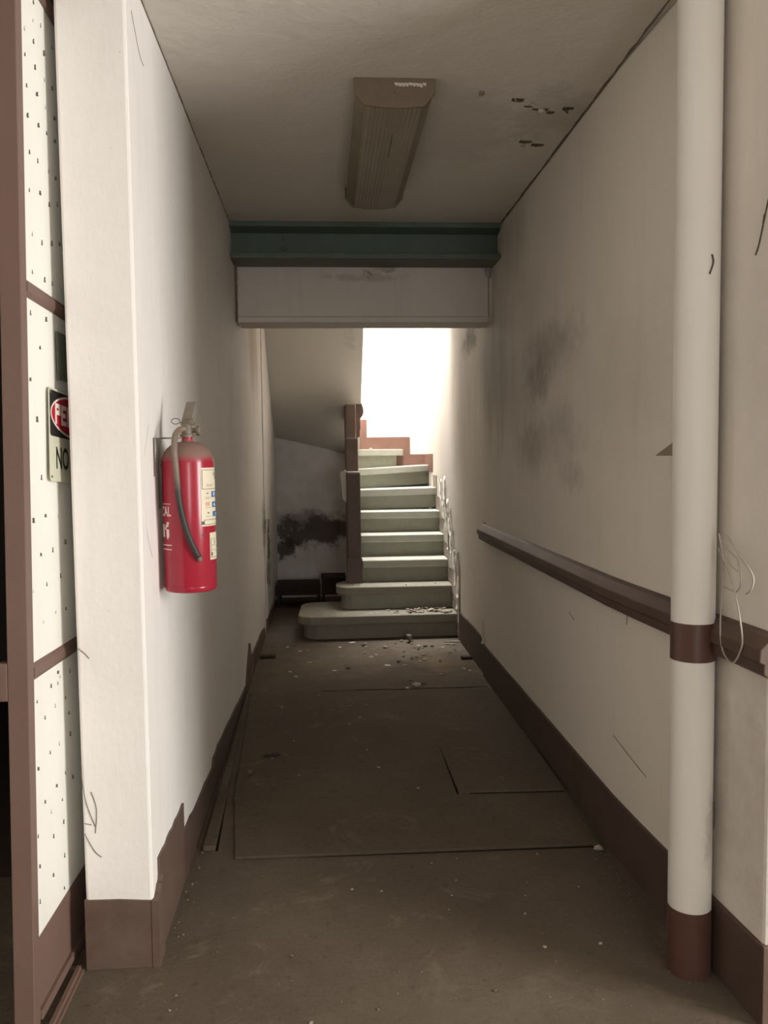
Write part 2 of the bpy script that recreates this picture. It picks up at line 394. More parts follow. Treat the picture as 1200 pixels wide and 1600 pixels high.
# left baseboard: painted band, in lengths
def jag(pts, n=5, amp=.006):
    out = []
    for (a, b), (c, d) in zip(pts, pts[1:]):
        for i in range(n):
            t = i / n
            out.append((a + (c - a) * t, b + (d - b) * t + (random.uniform(-amp, amp) if i else 0)))
    out.append(pts[-1]); return out
bbl = MB(); bbl.prism([(-.698, 0), (-.698, .207), (-.60, .205), (-.492, .196), (-.492, 0)], 2.334, 2.345, 'y')
bbl = struct(bbl.build('baseboard_left', m_brown, bevel=.002)); bbl['label'] = 'brown painted band along the foot of the left wall'
def lboard(top, t=.008, y_end=None, mat=m_brown):
    top = jag(top); p = MB(); p.prism([(top[0][0], 0)] + top + [(top[-1][0], 0)], XL - .003, XL + t, 'x')
    return p.build('board', mat, bbl)
lboard([(2.332, .196), (2.414, .235)], .0165)
lboard([(2.412, .284), (2.60, .279), (2.828, .273)])
lboard([(2.831, .172), (3.2, .142), (3.56, .120), (3.60, .150), (3.80, .148), (4.4, .105), (5.09, .055)], .010, mat=m_brown_dusty)
lboard([(5.12, .05), (5.20, .13), (5.33, .215), (5.38, .255), (5.42, .20), (5.47, .15), (5.52, .09), (5.56, .02)], .014)
lboard([(5.60, .13), (5.85, .125), (6.3, .12), (6.70, .085)], .011)
lboard([(7.0, .10), (7.34, .115), (7.7, .08), (8.0, .05)], .018)
# right baseboard
def sweep(prof, ys):
    mb = MB(); rings = [[mb.bm.verts.new((wx(y) + dx, y, z)) for dx, z in prof] for y in ys]; n = len(prof)
    for A, B in zip(rings, rings[1:]):
        for k in range(n): mb.bm.faces.new((A[k], A[(k + 1) % n], B[(k + 1) % n], B[k]))
    mb.bm.faces.new(rings[0][::-1]); mb.bm.faces.new(rings[-1]); return mb
bbr = sweep([(.003, 0), (-.010, 0), (-.010, .207), (-.007, .211), (.003, .211)], WY)
bbr = struct(bbr.build('baseboard_right', m_brown_dusty)); bbr['label'] = 'dark brown band along the foot of the right wall'
p = MB(); t_ = jag([(5.36, .235), (6.0, .232), (6.42, .228)], 6, .004)
p.prism([(5.36, 0)] + t_ + [(6.42, 0)], XF - .012, XF + .003, 'x'); p.build('board', m_brown_dusty, bbr)
p = MB(); p.box(wx(1.94) - .008, 4.0, 1.935, 1.946, 0, .212); p.build('end_board', m_brown, bbr, bevel=.002)

# floor boards lying on the concrete: parts of the floor
def board(pts, z=.011):
    return MB().prism(pts, 0.0006, z, 'z').build('panel', m_board, floor, bevel=.002, segs=1)
board([(-.345, 2.955), (.3, 2.945), (1.000, 2.935), (1.003, 3.414), (-.40, 3.462)], .0115)
board([(-.405, 3.466), (1.003, 3.418), (1.015, 5.03), (-.47, 5.09)], .011)
board([(.552, 3.440), (1.006, 3.420), (1.014, 3.99), (.550, 4.03)], .019)
MB().prism([(-.470, 3.03), (-.425, 3.03), (-.478, 5.05), (-.494, 5.05)], .0006, .022, 'z').build('strip', m_board, floor, bevel=.003)
# thin dark seam where the sheets end
p = MB()
for i in range(14):
    x = -.46 + i * .105; y = 5.10 + random.uniform(-.008, .008); w = random.uniform(.002, .007)
    p.prism([(x, y - w), (x + .104, y - w + random.uniform(-.003, .003)), (x + .104, y + w), (x, y + w)], .0004, .002, 'z')
p.build('seam', m_gap, floor)
p = MB()
p.prism([(.543, 3.434), (.551, 3.434), (.549, 3.97)], .0112, .0122, 'z'); p.prism([(.60, 3.431), (1.003, 3.411), (1.003, 3.419), (.60, 3.437)], .0112, .0122, 'z')
p.prism([(-.1, 2.949), (.3, 2.941), (1.0, 2.927), (1.0, 2.936), (.3, 2.946)], .0003, .0009, 'z')
p.prism([(-.424, 3.03), (-.415, 3.03), (-.436, 3.5)], .0003, .0009, 'z')
p.build('joint', m_gap, floor)

# crack between ceiling and walls, ragged
def crack(y0, y1, x, sgn, w, parent, n=40):
    mb = MB(); ys = [y0 + (y1 - y0) * i / n for i in range(n + 1)]
    a = [w * random.uniform(.35, 1.3) for _ in ys]; b = [w * random.uniform(.3, 1.1) for _ in ys]
    for i in range(n):
        mb.hexa([(x - sgn * a[i], ys[i], ZC - .0025), (x + sgn * .001, ys[i], ZC - b[i]), (x + sgn * .001, ys[i + 1], ZC - b[i + 1]), (x - sgn * a[i + 1], ys[i + 1], ZC - .0025),
                 (x - sgn * a[i], ys[i], ZC + .001), (x + sgn * .003, ys[i], ZC + .001), (x + sgn * .003, ys[i + 1], ZC + .001), (x - sgn * a[i + 1], ys[i + 1], ZC + .001)])
    return mb.build('crack', m_mark_dark, parent)
m_mark_dark = paint('crack_grime', (0.22, 0.175, 0.13), .95, .4, 30, spec=0)
crack(2.2, 4.8, XR, 1, .0055, ceil, 60); crack(2.2, 4.8, XL, -1, .0035, ceil, 60)
p = MB(); zs = [2.26 + .32 * i / 12 for i in range(13)]
for a, b in zip(zs, zs[1:]):
    w = random.uniform(.005, .012); p.box(XL - .001, XL + .012 + w * .4, 5.03 - w * .3, 5.045, a, b)
p.build('crack', m_mark_dark, wall_lintel)

# curled plaster flakes
def curl_mesh(seed, w, h, lift, mat, name, plane):
    rnd = random.Random(seed); nu, nv = 4, 6; vs = []
    bm = bmesh.new()
    wid = [rnd.uniform(.45, 1.0) * (1 - .5 * abs(2 * j / (nv - 1) - 1) ** 2) for j in range(nv)]
    off = [rnd.uniform(-.2, .2) for j in range(nv)]
    for j in range(nv):
        for i in range(nu):
            u = (i / (nu - 1) - .5) * w * wid[j] + off[j] * w; v = (j / (nv - 1) - .5) * h
            l = lift * ((i / (nu - 1)) ** 2) * rnd.uniform(.6, 1.3) + .001
            q = {'xwall': (-l, u, v), 'ceil': (u, v, -l), 'ywall': (u, -l, v)}[plane]
            vs.append(bm.verts.new(q))
    for j in range(nv - 1):
        for i in range(nu - 1):
            bm.faces.new((vs[j * nu + i], vs[j * nu + i + 1], vs[(j + 1) * nu + i + 1], vs[(j + 1) * nu + i]))
    r = bmesh.ops.solidify(bm, geom=bm.faces[:], thickness=.0022)
    me = bpy.data.meshes.new(name); bm.to_mesh(me); bm.free(); me.materials.append(mat)
    for pl in me.polygons: pl.use_smooth = True
    return me
def place(me, name, parent, loc, rot=(0, 0, 0), sc=1):
    o = bpy.data.objects.new(name, me); COL.objects.link(o); o.parent = parent
    o.location = Vector(loc) - BASE.get(parent.name, Vector()); o.rotation_euler = rot; o.scale = (sc,) * 3 if not isinstance(sc, tuple) else sc
    return o
fl_w = [curl_mesh(s, .09, .22, .020, m_flake, 'peeling_flake', 'xwall') for s in range(5)]
from mathutils import noise as mnoise
def peel_sheet(seed, y0, y1, ztop, zlow, nu=14, nv=22):
    """a ragged sheet of blistered plaster standing a little off the wall, in vertical ridges"""
    bm = bmesh.new(); rows = []; rnd = random.Random(seed)
    for i in range(nu + 1):
        y = y0 + (y1 - y0) * i / nu; a, b_ = zlow(y), ztop(y) + rnd.uniform(-.10, .05); col = []
        for j in range(nv + 1):
            z = a + (b_ - a) * j / nv
            n = abs(mnoise.noise(Vector((seed * 3.1, y * 9, z * 4)))) ; m = mnoise.noise(Vector((seed * 1.7, y * 26, z * 14)))
            col.append(bm.verts.new((XF - .002 - .020 * n - .007 * max(0, m), y + .02 * mnoise.noise(Vector((y * 3, z * 9, seed))), z)))
        rows.append(col)
    for A, B in zip(rows, rows[1:]):
        for j in range(nv):
            c_ = A[j].co
            if mnoise.noise(Vector((c_.y * 8, c_.z * 5, 9.3))) < .42: bm.faces.new((A[j], B[j], B[j + 1], A[j + 1]))
    bmesh.ops.delete(bm, geom=[v_ for v_ in bm.verts if not v_.link_faces], context='VERTS')
    bmesh.ops.solidify(bm, geom=bm.faces[:], thickness=.003)
    q_ = MB(); q_.bm.free(); q_.bm = bm
    return q_.build('peeling_sheet', m_flake, wall_right)
def _stairz(y): return .191 * max(0, math.floor((y - 6.495) / .245) + 1) + .135
def _lerp(y, P):
    for (a, za), (b_, zb) in zip(P, P[1:]):
        if y <= b_: return za + (zb - za) * (y - a) / (b_ - a)
    return P[-1][1]
_TOP = [(6.40, .50), (6.48, .72), (6.62, .62), (6.75, .95), (6.9, 1.06), (7.05, 1.00), (7.2, 1.20), (7.4, 1.10), (7.55, 1.28), (7.7, 1.2)]
for k_, (ya, yb) in enumerate(((6.42, 6.70), (6.70, 6.95), (6.95, 7.22), (7.22, 7.50))):
    peel_sheet(11 + k_, ya, yb, lambda y: max(_lerp(y, _TOP), _stairz(y) + .08), _stairz)
for i, (y, z, sc0) in enumerate([(7.40, 1.16, .8), (7.16, 1.18, .9), (7.0, 1.0, .8), (6.88, .86, .7), (6.80, .74, .8), (6.66, .62, .7), (6.60, .50, .8), (6.52, .40, .6), (7.22, .98, .7), (6.98, .72, .6)]):
    place(fl_w[i % 5], 'peeling_flake', wall_right, (XF - .002, y, z), (random.uniform(-.25, .25), 0, 0), sc0)
for y, z, s_ in [(5.345, .27, .5), (5.34, .34, .35), (6.5, .33, .9), (6.45, .42, .8)]:
    place(fl_w[1], 'peeling_flake', wall_right, (XF if y > 5.4 else XR, y, z), (.1, 0, 0), (1, s_ * .4, s_))
fl_l = [curl_mesh(s + 20, .10, .22, .018, m_flake, 'peeling_flake', 'xwall') for s in range(3)]
for i in range(12):
    o = place(random.choice(fl_l), 'peeling_flake', wall_left, (XL + .012 if True else 0, 6.98 + random.uniform(-.05, .35), random.uniform(.3, 1.0)), (random.uniform(-.3, .3), 0, math.pi), random.uniform(.3, .7))
fl_c = [curl_mesh(s + 40, .05, .035, .016, m_flake, 'peeling_flake', 'ceil') for s in range(3)]
m_bare = paint('bare_dark_plaster', (0.16, 0.125, 0.09), .95, .4, 40, spec=.1)
def scab(parent, x0, x1, y, wy, n=8):
    mb = MB()
    for i in range(n):
        a = x0 + (x1 - x0) * i / n; b = x0 + (x1 - x0) * (i + .92) / n; w = wy * random.uniform(.3, 1.0); yy = y + .03 * math.sin(i * 1.7) * wy / .02
        mb.prism([(a, yy - w), (b, yy - w * random.uniform(.4, 1)), (b, yy + w * random.uniform(.4, 1)), ((a + b) / 2, yy + w), (a, yy + w * .5)], ZC - .0015, ZC + .001, 'z')
    return mb.build('bare_patch', m_bare, parent)
scab(ceil, .725, .775, 3.17, .017, 1); scab(ceil, .785, .86, 3.225, .016, 2); scab(ceil, .855, .92, 3.25, .018, 2); scab(ceil, .94, .985, 3.235, .014, 1); scab(ceil, .85, .97, 3.58, .022, 2)
for x, y, r_ in [(.735, 3.16, 0), (.81, 3.20, .4), (.86, 3.25, 1), (.95, 3.24, .2), (.60, 3.11, 1.4), (.84, 3.55, .3), (.87, 3.60, .7)]:
    place(random.choice(fl_c), 'peeling_flake', ceil, (x, y, ZC), (0, 0, r_), random.uniform(.35, .75))
fl_b = [curl_mesh(s + 60, .10, .035, .016, m_flake, 'peeling_flake', 'ywall') for s in range(2)]
for x, z, r_ in [(.27, 2.545, .5), (.33, 2.55, -.4), (.40, 2.56, -.2)]:
    place(random.choice(fl_b), 'peeling_flake', wall_lintel, (x, 5.038, z), (0, r_, 0), .9)
# rough edge of broken plaster at beam's right end
place(fl_b[0], 'peeling_flake', wall_lintel, (1.0, 5.03, 2.56), (0, 1.3, 0), 1.0)
# scuffs and cobweb strands on the walls
def strand(name, mat, pts, r, parent, n=5): return MB().tube(pts, r, n).build(name, mat, parent)
arc = [(2.47, 1.55), (2.405, 1.46), (2.39, 1.385), (2.395, 1.295), (2.42, 1.225), (2.47, 1.165)]
def smoothp(pts, k=6):
    pts = [Vector(p) for p in pts]; out = []
    for i in range(len(pts) - 1):
        p0, p1, p2, p3 = pts[max(i - 1, 0)], pts[i], pts[i + 1], pts[min(i + 2, len(pts) - 1)]
        for j in range(k):
            t = j / k
            out.append(.5 * ((2 * p1) + (p2 - p0) * t + (2 * p0 - 5 * p1 + 4 * p2 - p3) * t * t + (3 * p1 - p0 - 3 * p2 + p3) * t ** 3))
    out.append(pts[-1]); return out
strand('scuff_line', m_mark, smoothp([(XL + .0005, y, z) for y, z in arc]), .0016, wall_left)
for pts in ([(-.668, .52), (-.655, .47), (-.660, .40)], [(-.69, .93), (-.672, .915), (-.66, .90)], [(-.69, .40), (-.665, .35), (-.645, .33)], [(-.695, .60), (-.685, .50), (-.66, .42)], [(-.69, .43), (-.67, .425)]):
    strand('cobweb_strand', m_web, smoothp([(x, 2.3365, z) for x, z in pts]), .0009, wall_left)
for pts in ([(1.97, 2.10), (2.0, 2.02), (2.02, 1.965), (2.035, 1.94)], [(2.0, 2.03), (2.005, 2.01)]):
    strand('cobweb_strand', m_web, smoothp([(wx(y) - .0012, y, z) for y, z in pts]), .0022 if pts[0][0] < 2.5 else .001, wall_right)

for pts in ([(2.90, .43), (2.75, .405), (2.62, .385)], [(2.78, .90), (2.785, .86)], [(3.45, .78), (3.38, .76)]):
    strand('scuff_line', m_mark_dark, smoothp([(wx(y) - .0006, y, z) for y, z in pts]), .0013, wall_right)
strand('scuff_line', m_web, smoothp([(XL + .0006, y, z) for y, z in [(2.40, 2.86), (2.40, 2.78), (2.41, 2.68), (2.50, 2.61), (2.56, 2.60)] if z < ZC]), .0007, wall_left)

# ------------------------------------------------------------------ wall rail (trim)
prof = [(0, 1.012), (-.022, 1.004), (-.050, .975), (-.052, .945), (-.040, .940), (-.040, .915), (-.028, .905), (0, .905)]
tr = sweep(prof, [1.90] + WY[1:-1] + [5.33])
trim = struct(tr.build('trim_1', m_rail, bevel=.003)); trim['label'] = 'brown moulded wooden rail along the right wall'
MB().box(XR - .002, XR + .0, 5.30, 5.345, .90, 1.02).build('end_stop', m_rail, trim)

# ------------------------------------------------------------------ drain pipe
PX, PY, PR = 1.002, 2.19, .058
pipe = thing('drain_pipe', (PX, PY, 0), 'thick white vertical pipe with a brown band standing by the right wall', 'pipe')
MB().lathe([(PR, .185), (PR, .89), (PR, ZC)], (PX, PY, 0), 40).build('pipe_body', m_pipe, pipe, smooth=True)
tag(MB().lathe([(PR + .0012, .888), (PR + .0012, .992)], (PX, PY, 0), 40).build('painted_band', m_pipe_brown, pipe, smooth=True), 'brown painted band')
tag(MB().lathe([(PR + .0015, 0), (PR + .0015, .189)], (PX, PY, 0), 40).build('painted_foot', m_pipe_brown, pipe, smooth=True), 'brown painted foot')
strand('cobweb_strand', m_web, smoothp([(PX + .012, PY - PR - .001, 1.965), (PX + .016, PY - PR - .0005, 1.945), (PX + .006, PY - PR - .0015, 1.915)]), .0025, pipe)
strand('cobweb_strand', m_web, smoothp([(PX + .045, PY - .046, .50), (PX + .052, PY - .036, .46), (PX + .050, PY - .038, .42)]), .0016, pipe)
# cable loops on the wall behind the pipe
cb = MB()
XC = 1.040
loops = [
    [(2.10, 1.250), (2.06, 1.225), (2.005, 1.187), (1.965, 1.165), (1.943, 1.143), (1.954, 1.114), (1.979, 1.10)],
    [(2.10, 1.225), (2.073, 1.205), (2.035, 1.190), (2.014, 1.181), (1.999, 1.150), (1.999, 1.118), (2.022, 1.098), (2.055, 1.10), (2.09, 1.102)],
    [(2.095, 1.215), (2.075, 1.195), (2.045, 1.166), (2.007, 1.154)],
    [(2.10, 1.200), (2.079, 1.181), (2.040, 1.145), (2.015, 1.108), (1.987, 1.048), (1.969, .987), (1.981, .952), (2.013, .918), (2.050, .922), (2.075, .946), (2.085, .996), (2.078, 1.081), (2.071, 1.132), (2.075, 1.18), (2.10, 1.24)],
]
for i, L in enumerate(loops):
    cb.tube(smoothp([(XC - .004 * i - (.045 if (z < 1.02 and False) else 0), y, z) for y, z in L], 5), .0021, 6)
cable = tag(cb.build('cable_coil', m_cable, smooth='all'), 'loops of thin off-white cable hanging behind the white pipe', 'cable')
# small wooden corner bracket peeping out behind the pipe
br = MB(); br.prism([(2.475, 1.444), (2.20, 1.444), (2.20, 1.525)], XR - .03, XR, 'x')
tag(br.build('wall_bracket', m_bracket, bevel=.002), 'small brown wedge-shaped bracket on the right wall, half hidden by the pipe', 'bracket')

# ------------------------------------------------------------------ steel beam
beam = thing('steel_beam', (.27, 4.92, 2.585), 'dark green riveted steel beam across the corridor under the ceiling', 'beam')
bx0, bx1 = XL - .004, XR + .004
MB().prism([(4.80, 2.752), (4.80, 2.78), (5.0, 2.78), (5.0, 2.752), (4.925, 2.735), (4.895, 2.735)], bx0, bx1, 'x').build('top_flange', m_beam, beam, bevel=.003)
MB().box(bx0, bx1, 4.893, 4.925, 2.60, 2.745).build('web', m_beam, beam)
bf = MB().prism([(4.80, 2.582), (4.80, 2.606), (4.895, 2.622), (4.925, 2.622), (5.0, 2.606), (5.036, 2.582)], bx0, bx1, 'x').build('bottom_flange', m_beam, beam, bevel=.003)
MB().box(bx0 + .01, bx1 - .01, 4.802, 5.034, 2.578, 2.583).build('pale_underside', m_beam_under, beam)  # paler, greyer green than the rest of the beam
for z in (2.707, 2.651):
    MB().lathe([(.013, 0), (.012, -.008), (.006, -.011)], (-.206, 4.893, z), 14, 'y').build('rivet', m_beam, beam, smooth=True)

# ------------------------------------------------------------------ fluorescent ceiling light
lx, hw = .27, .1445
lamp = thing('ceiling_light', (lx, 3.6, ZC), 'long grimy fluorescent batten light fixed to the ceiling', 'light')
pf = [(-hw, 0), (-hw, -.050), (-hw * .74, -.094), (-hw * .3, -.101), (hw * .3, -.101), (hw * .74, -.094), (hw, -.050), (hw, 0)]
MB().prism([(lx + x, ZC + z) for x, z in pf], 3.008, 3.022, 'y').build('end_cap', m_lamp_cap, lamp, bevel=.003)
MB().prism([(lx + x, ZC + z) for x, z in pf], 4.205, 4.218, 'y').build('end_cap', m_lamp_cap, lamp, bevel=.003)
pd = [(-hw * .95, -.02), (-hw * .95, -.052), (-hw * .72, -.088)]
nr = 26
for i in range(nr + 1):
    t = i / nr; pd.append((-hw * .70 + 2 * hw * .70 * t, -.0945 - .004 * math.sin(math.pi * t) - (.0015 if i % 2 else 0)))
pd += [(hw * .72, -.088), (hw * .95, -.052), (hw * .95, -.02)]
MB().prism([(lx + x, ZC + z) for x, z in pd], 3.022, 4.205, 'y').build('diffuser', m_diff, lamp)
MB().box(lx - hw * .9, lx + hw * .9, 3.022, 4.205, ZC - .022, ZC).build('housing', m_lamp_cap, lamp)
sc_ = MB()
for i in range(9):
    x = lx + .0 + i * .0125; h = random.uniform(.006, .013)
    sc_.prism([(x, ZC - .012 - h * .4), (x + .0125, ZC - .012 - h * .6), (x + .0125, ZC - .012 - h - .006), (x + .005, ZC - .015 - h - .004), (x, ZC - .012 - h)], 3.0072, 3.009, 'y')
tag(sc_.build('bare_scrape', m_white_scrape, lamp), 'bare white scrape on the end cap')
MB().lathe([(.003, 0), (.003, -.004)], (lx + .0, 3.008, ZC - .052), 8, 'y').build('screw', m_nail, lamp)
strand('hairline_crack', m_web, [(lx + .012, 3.26, ZC - .101), (lx + .015, 3.36, ZC - .101), (lx + .014, 3.5, ZC - .101)], .0016, lamp)

# ------------------------------------------------------------------ staircase
R_, T_, Y1, NT = .191, .245, 6.545, .066
stair = thing('staircase', (.3, Y1, 0), 'pale green cement winder staircase with brown stepped side wall', 'staircase')
XS = .315
def inset_left(pts, d=.045, f=.06):
    cy = sum(p[1] for p in pts) / len(pts); ymin = min(p[1] for p in pts); xmin = min(p[0] for p in pts)
    out = []
    for x, y in pts:
        nx = x + (d if x < xmin + .25 and x < .3 else 0)
        ny = y + (f if y < ymin + .2 else 0)
        out.append((nx, ny))
    return out
def step(pts, k, dzr=0, mt=m_tread, mr=m_riser, rp=None):
    top = k * R_
    sh = (lambda x, y, z: (x, y, z + dzr * max(0, x - XS) / .74)) if dzr else None
    a = MB().prism(pts, top - NT, top, 'z', sh).build('step', mt, stair, bevel=.008)
    rp = rp or inset_left(pts)
    MB().prism(rp, max(0, (k - 1) * R_ - .0), top - NT + .002, 'z', sh).build('riser', mr, a)
    return a
def yn(k): return Y1 + (k - 1) * T_
step([(XF, yn(1)), (-.126, yn(1) - .012), (-.20, yn(1) + .045), (-.227, yn(1) + .11), (-.214, 7.117), (-.18, 7.19), (-.126, 7.232), (.3, 7.25), (XF, 7.25)], 1, mt=m_tread_low, mr=m_tread_low)
step([(XF, yn(2)), (.165, yn(2) + .01), (.115, yn(2) + .05), (.086, yn(2) + .12), (.086, 7.06), (.110, 7.12), (.149, 7.156), (.30, 7.17), (XF, 7.17)], 2, mt=m_tread_low)
for k in range(3, 7):
    y = yn(k); e = random.uniform(-.004, .004)
    step([(XF, y + e), (XS, y), (XS, y + .34), (XF, y + .34)], k, 0.014 if k == 6 else 0)
step([(XF, 8.32), (XS, 8.0), (XS, YB), (XF, YB)], 7, .030, rp=[(XF, 8.36), (XS, 8.06), (XS, YB), (XF, YB)])
step([(.80, 8.56), (XS, 8.13), (XS, YB), (.83, YB)], 8, rp=[(.745, 8.58), (XS, 8.19), (XS, YB), (.76, YB)])
# brown stepped side wall: three blocks with pale caps of dust and painted-on top light
for (y0, y1, z0, z1, xa, xb) in ((7.02, 7.43, .382, 1.322, .190, .305), (7.43, 7.80, .382, 1.620, .198, .306), (7.80, 8.20, .382, 1.945, .207, .306)):
    b_ = MB().box(xa, xb, y0, y1, z0, z1).build('side_block', m_brown, stair, bevel=.012)
    MB().box(xa + .004, xb - .004, y0 + .006, y1 - .004, z1 - .003, z1 + .004).build('lit_dusty_cap', m_pale_strip, b_, bevel=.002)
MB().prism([(.180, .382), (.315, .382), (.309, .52), (.308, .60), (.187, .60), (.184, .52)], 7.012, 7.05, 'y').build('block_foot', m_brown, stair, bevel=.004)
MB().prism([(.300, 1.62), (.352, 1.65), (.352, 1.70), (.360, 1.72), (.356, 1.82), (.380, 1.85), (.390, 1.88), (.388, 1.92), (.372, 1.97), (.300, 1.97)], 8.05, 8.2, 'y').build('upper_string', m_brown, stair, bevel=.003)
MB().prism([(.135, 1.32), (.19, 1.345), (.19, 1.06), (.160, 1.09)], 7.16, 7.166, 'y').build('plaster_tatter', m_flake, stair)
# stepped skirting on the back wall and on the right wall
MB().prism([(XF, 1.337), (XF, 1.475), (.896, 1.475), (.896, 1.655), (.447, 1.655), (.447, 1.838), (.30, 1.838), (.30, 1.40), (.6, 1.337)], YB - .014, YB - .0005, 'y').build('back_skirting', m_rose, stair, bevel=.002)
sk = []
for k in range(2, 7):
    a = yn(k) - .055; b = yn(k + 1) - .055; z = k * R_
    sk += [(a, z + .125), (b, z + .125)]
rs = MB()
for k in range(1, 7):
    a = yn(k) - .05 if k > 1 else 6.42; b = yn(k + 1) - .05; z = k * R_
    rs.box(XF - .006, XF - .0004, a, b, max(0, z - .12), z + .125 if k > 1 else z + .10)
rs.build('side_skirting', m_pale_strip, stair)
b7 = MB().box(XF - .006, XF - .0004, 8.0, YB, 1.3, 1.475); b7.build('side_skirting', m_rose, stair)
# soffit of the return flight above
sf = bmesh.new(); nx, ny = 10, 40; g = {}
def zs_(x, d):
    zb = 1.46 + .205 * max(0, min(1, (.30 - x) / .8)) ** .85
    z1 = 1.97
    if d < .6: t = d / .6; return zb + (z1 - zb) * (t ** 1.25)
    return min(z1 + .86 * (d - .6), 2.80)
for i in range(nx + 1):
    for j in range(ny + 1):
        x = XL + .013 + (.365 - XL - .013) * i / nx; d = 1.66 * (j / ny) ** 1.1
        z = zs_(x, d)
        z = sum(zs_(x, max(0, d + o)) for o in (-.16, -.08, 0, .08, .16)) / 5 if d > .16 else z
        g[i, j] = (x, YB - .001 - d, z)
vb = {k: sf.verts.new(v) for k, v in g.items()}; vt = {k: sf.verts.new((v[0], v[1], v[2] + .22)) for k, v in g.items()}
for i in range(nx):
    for j in range(ny):
        sf.faces.new((vb[i, j], vb[i + 1, j], vb[i + 1, j + 1], vb[i, j + 1])); sf.faces.new((vt[i, j], vt[i, j + 1], vt[i + 1, j + 1], vt[i + 1, j]))
for j in range(ny):
    sf.faces.new((vb[0, j], vb[0, j + 1], vt[0, j + 1], vt[0, j])); sf.faces.new((vb[nx, j], vt[nx, j], vt[nx, j + 1], vb[nx, j + 1]))
for i in range(nx):
    sf.faces.new((vb[i, 0], vt[i, 0], vt[i + 1, 0], vb[i + 1, 0])); sf.faces.new((vb[i, ny], vb[i + 1, ny], vt[i + 1, ny], vt[i, ny]))
q = MB(); q.bm.free(); q.bm = sf
q.build('soffit', m_soffit, stair, smooth=True)

# dark low wooden bench and box under the stairs
bench = thing('wooden_bench', (-.15, 8.2, 0), 'low dark wooden bench standing in the shadow under the stairs', 'bench')
MB().box(-.485, -.055, 8.02, 8.42, .125, .165).build('seat_board', m_wood_dark, bench, bevel=.004)
MB().box(-.485, -.06, 8.03, 8.41, .165, .222).build('front_board', m_wood_dark, bench, bevel=.004)
for x in (-.47, -.085): MB().box(x, x + .025, 8.05, 8.40, 0, .125).build('leg', m_wood_dark, bench)
box = thing('wooden_box', (.08, 8.2, 0), 'small dark lidded wooden box beside the low bench under the stairs', 'box')
for x in (-.035, .165): MB().box(x, x + .025, 8.08, 8.38, 0, .118).build('leg', m_wood_dark, box)
MB().box(-.04, .193, 8.06, 8.40, .117, .272).build('box_body', m_wood_dark, box, bevel=.003)
MB().box(-.045, .198, 8.055, 8.405, .272, .284).build('box_lid', m_wood_dark, box, bevel=.002)

# ------------------------------------------------------------------ door leaf
D0 = Vector((-.747, 2.046, 0))
door = bpy.data.objects.new('door_1', None); COL.objects.link(door); BASE[door.name] = Vector()
door['kind'] = 'structure'; door['label'] = 'open brown metal door leaf with white nailed sheet panels'
door.location = D0; door.rotation_euler = (-.03, .010, 0)
MB().box(-.046, .004, 0, .042, .02, 2.70).build('stile', m_door_frame, door, bevel=.002)
MB().box(-.046, .004, .85, .892, .035, 2.70).build('stile', m_door_frame, door, bevel=.002)
def drail(z0, z1):
    r = MB().prism([(-.036, z0), (-.002, z0), (.006, z0 + .012), (.006, z1 - .010), (-.002, z1), (-.036, z1)], .042, .85, 'y').build('rail', m_door_frame, door)
drail(1.861, 1.903); drail(.900, .943)
MB().box(-.030, -.001, .042, .85, .045, .235).build('kick_plate', m_door_frame, door)
MB().box(-.036, .010, .042, .85, .03, .055).build('bottom_rail', m_door_frame, door, bevel=.002)
MB().box(-.046, .004, .042, .85, 2.66, 2.70).build('top_rail', m_door_frame, door)
sheets = []
for z0, z1 in ((.235, .900), (.943, 1.861), (1.903, 2.66)):
    sheets.append(MB().box(-.012, -.004, .042, .85, z0, z1).build('sheet_panel', m_door_sheet, door))
nails = [(0.131,2.662),(0.234,2.687),(0.127,2.612),(0.187,2.631),(0.061,2.556),(0.125,2.557),(0.205,2.566),(0.059,2.49),(0.132,2.493),(0.21,2.497),(0.067,2.416),(0.141,2.428),(0.215,2.426),(0.068,2.341),(0.15,2.35),(0.218,2.357),(0.079,2.252),(0.142,2.253),(0.231,2.259),(0.074,2.153),(0.154,2.173),(0.228,2.167),(0.091,2.046),(0.163,2.043),(0.242,2.064),(0.311,2.082),(0.086,1.946),(0.179,1.948),(0.243,1.953),(0.276,2.726),(0.279,2.62),(0.272,2.504),(0.284,2.426),(0.286,2.363),(0.287,2.26),(0.302,2.191),(0.065,1.836),(0.183,1.842),(0.131,1.757),(0.274,1.774),(0.051,1.663),(0.214,1.682),(0.096,1.563),(0.125,1.41),(0.054,1.298),(0.149,1.307),(0.26,1.303),(0.108,1.205),(0.207,1.209),(0.317,1.224),(0.049,1.115),(0.153,1.12),(0.271,1.13),(0.122,1.022),(0.225,1.033),(0.314,1.029),(0.171,0.836),(0.231,0.829),(0.229,0.861),(0.253,0.844),(0.06,0.822),(0.206,0.772),(0.118,0.763),(0.327,0.718),(0.236,0.655),(0.155,0.656),(0.334,0.653),(0.056,0.645),(0.201,0.547),(0.105,0.538),(0.252,0.488),(0.157,0.491),(0.259,0.42),(0.048,0.468),(0.17,0.416),(0.263,0.32),(0.055,0.385),(0.161,0.311),(0.255,0.229),(0.054,0.291),(0.343,0.839),(0.285,0.554),(0.35,0.518),(0.299,0.771)]
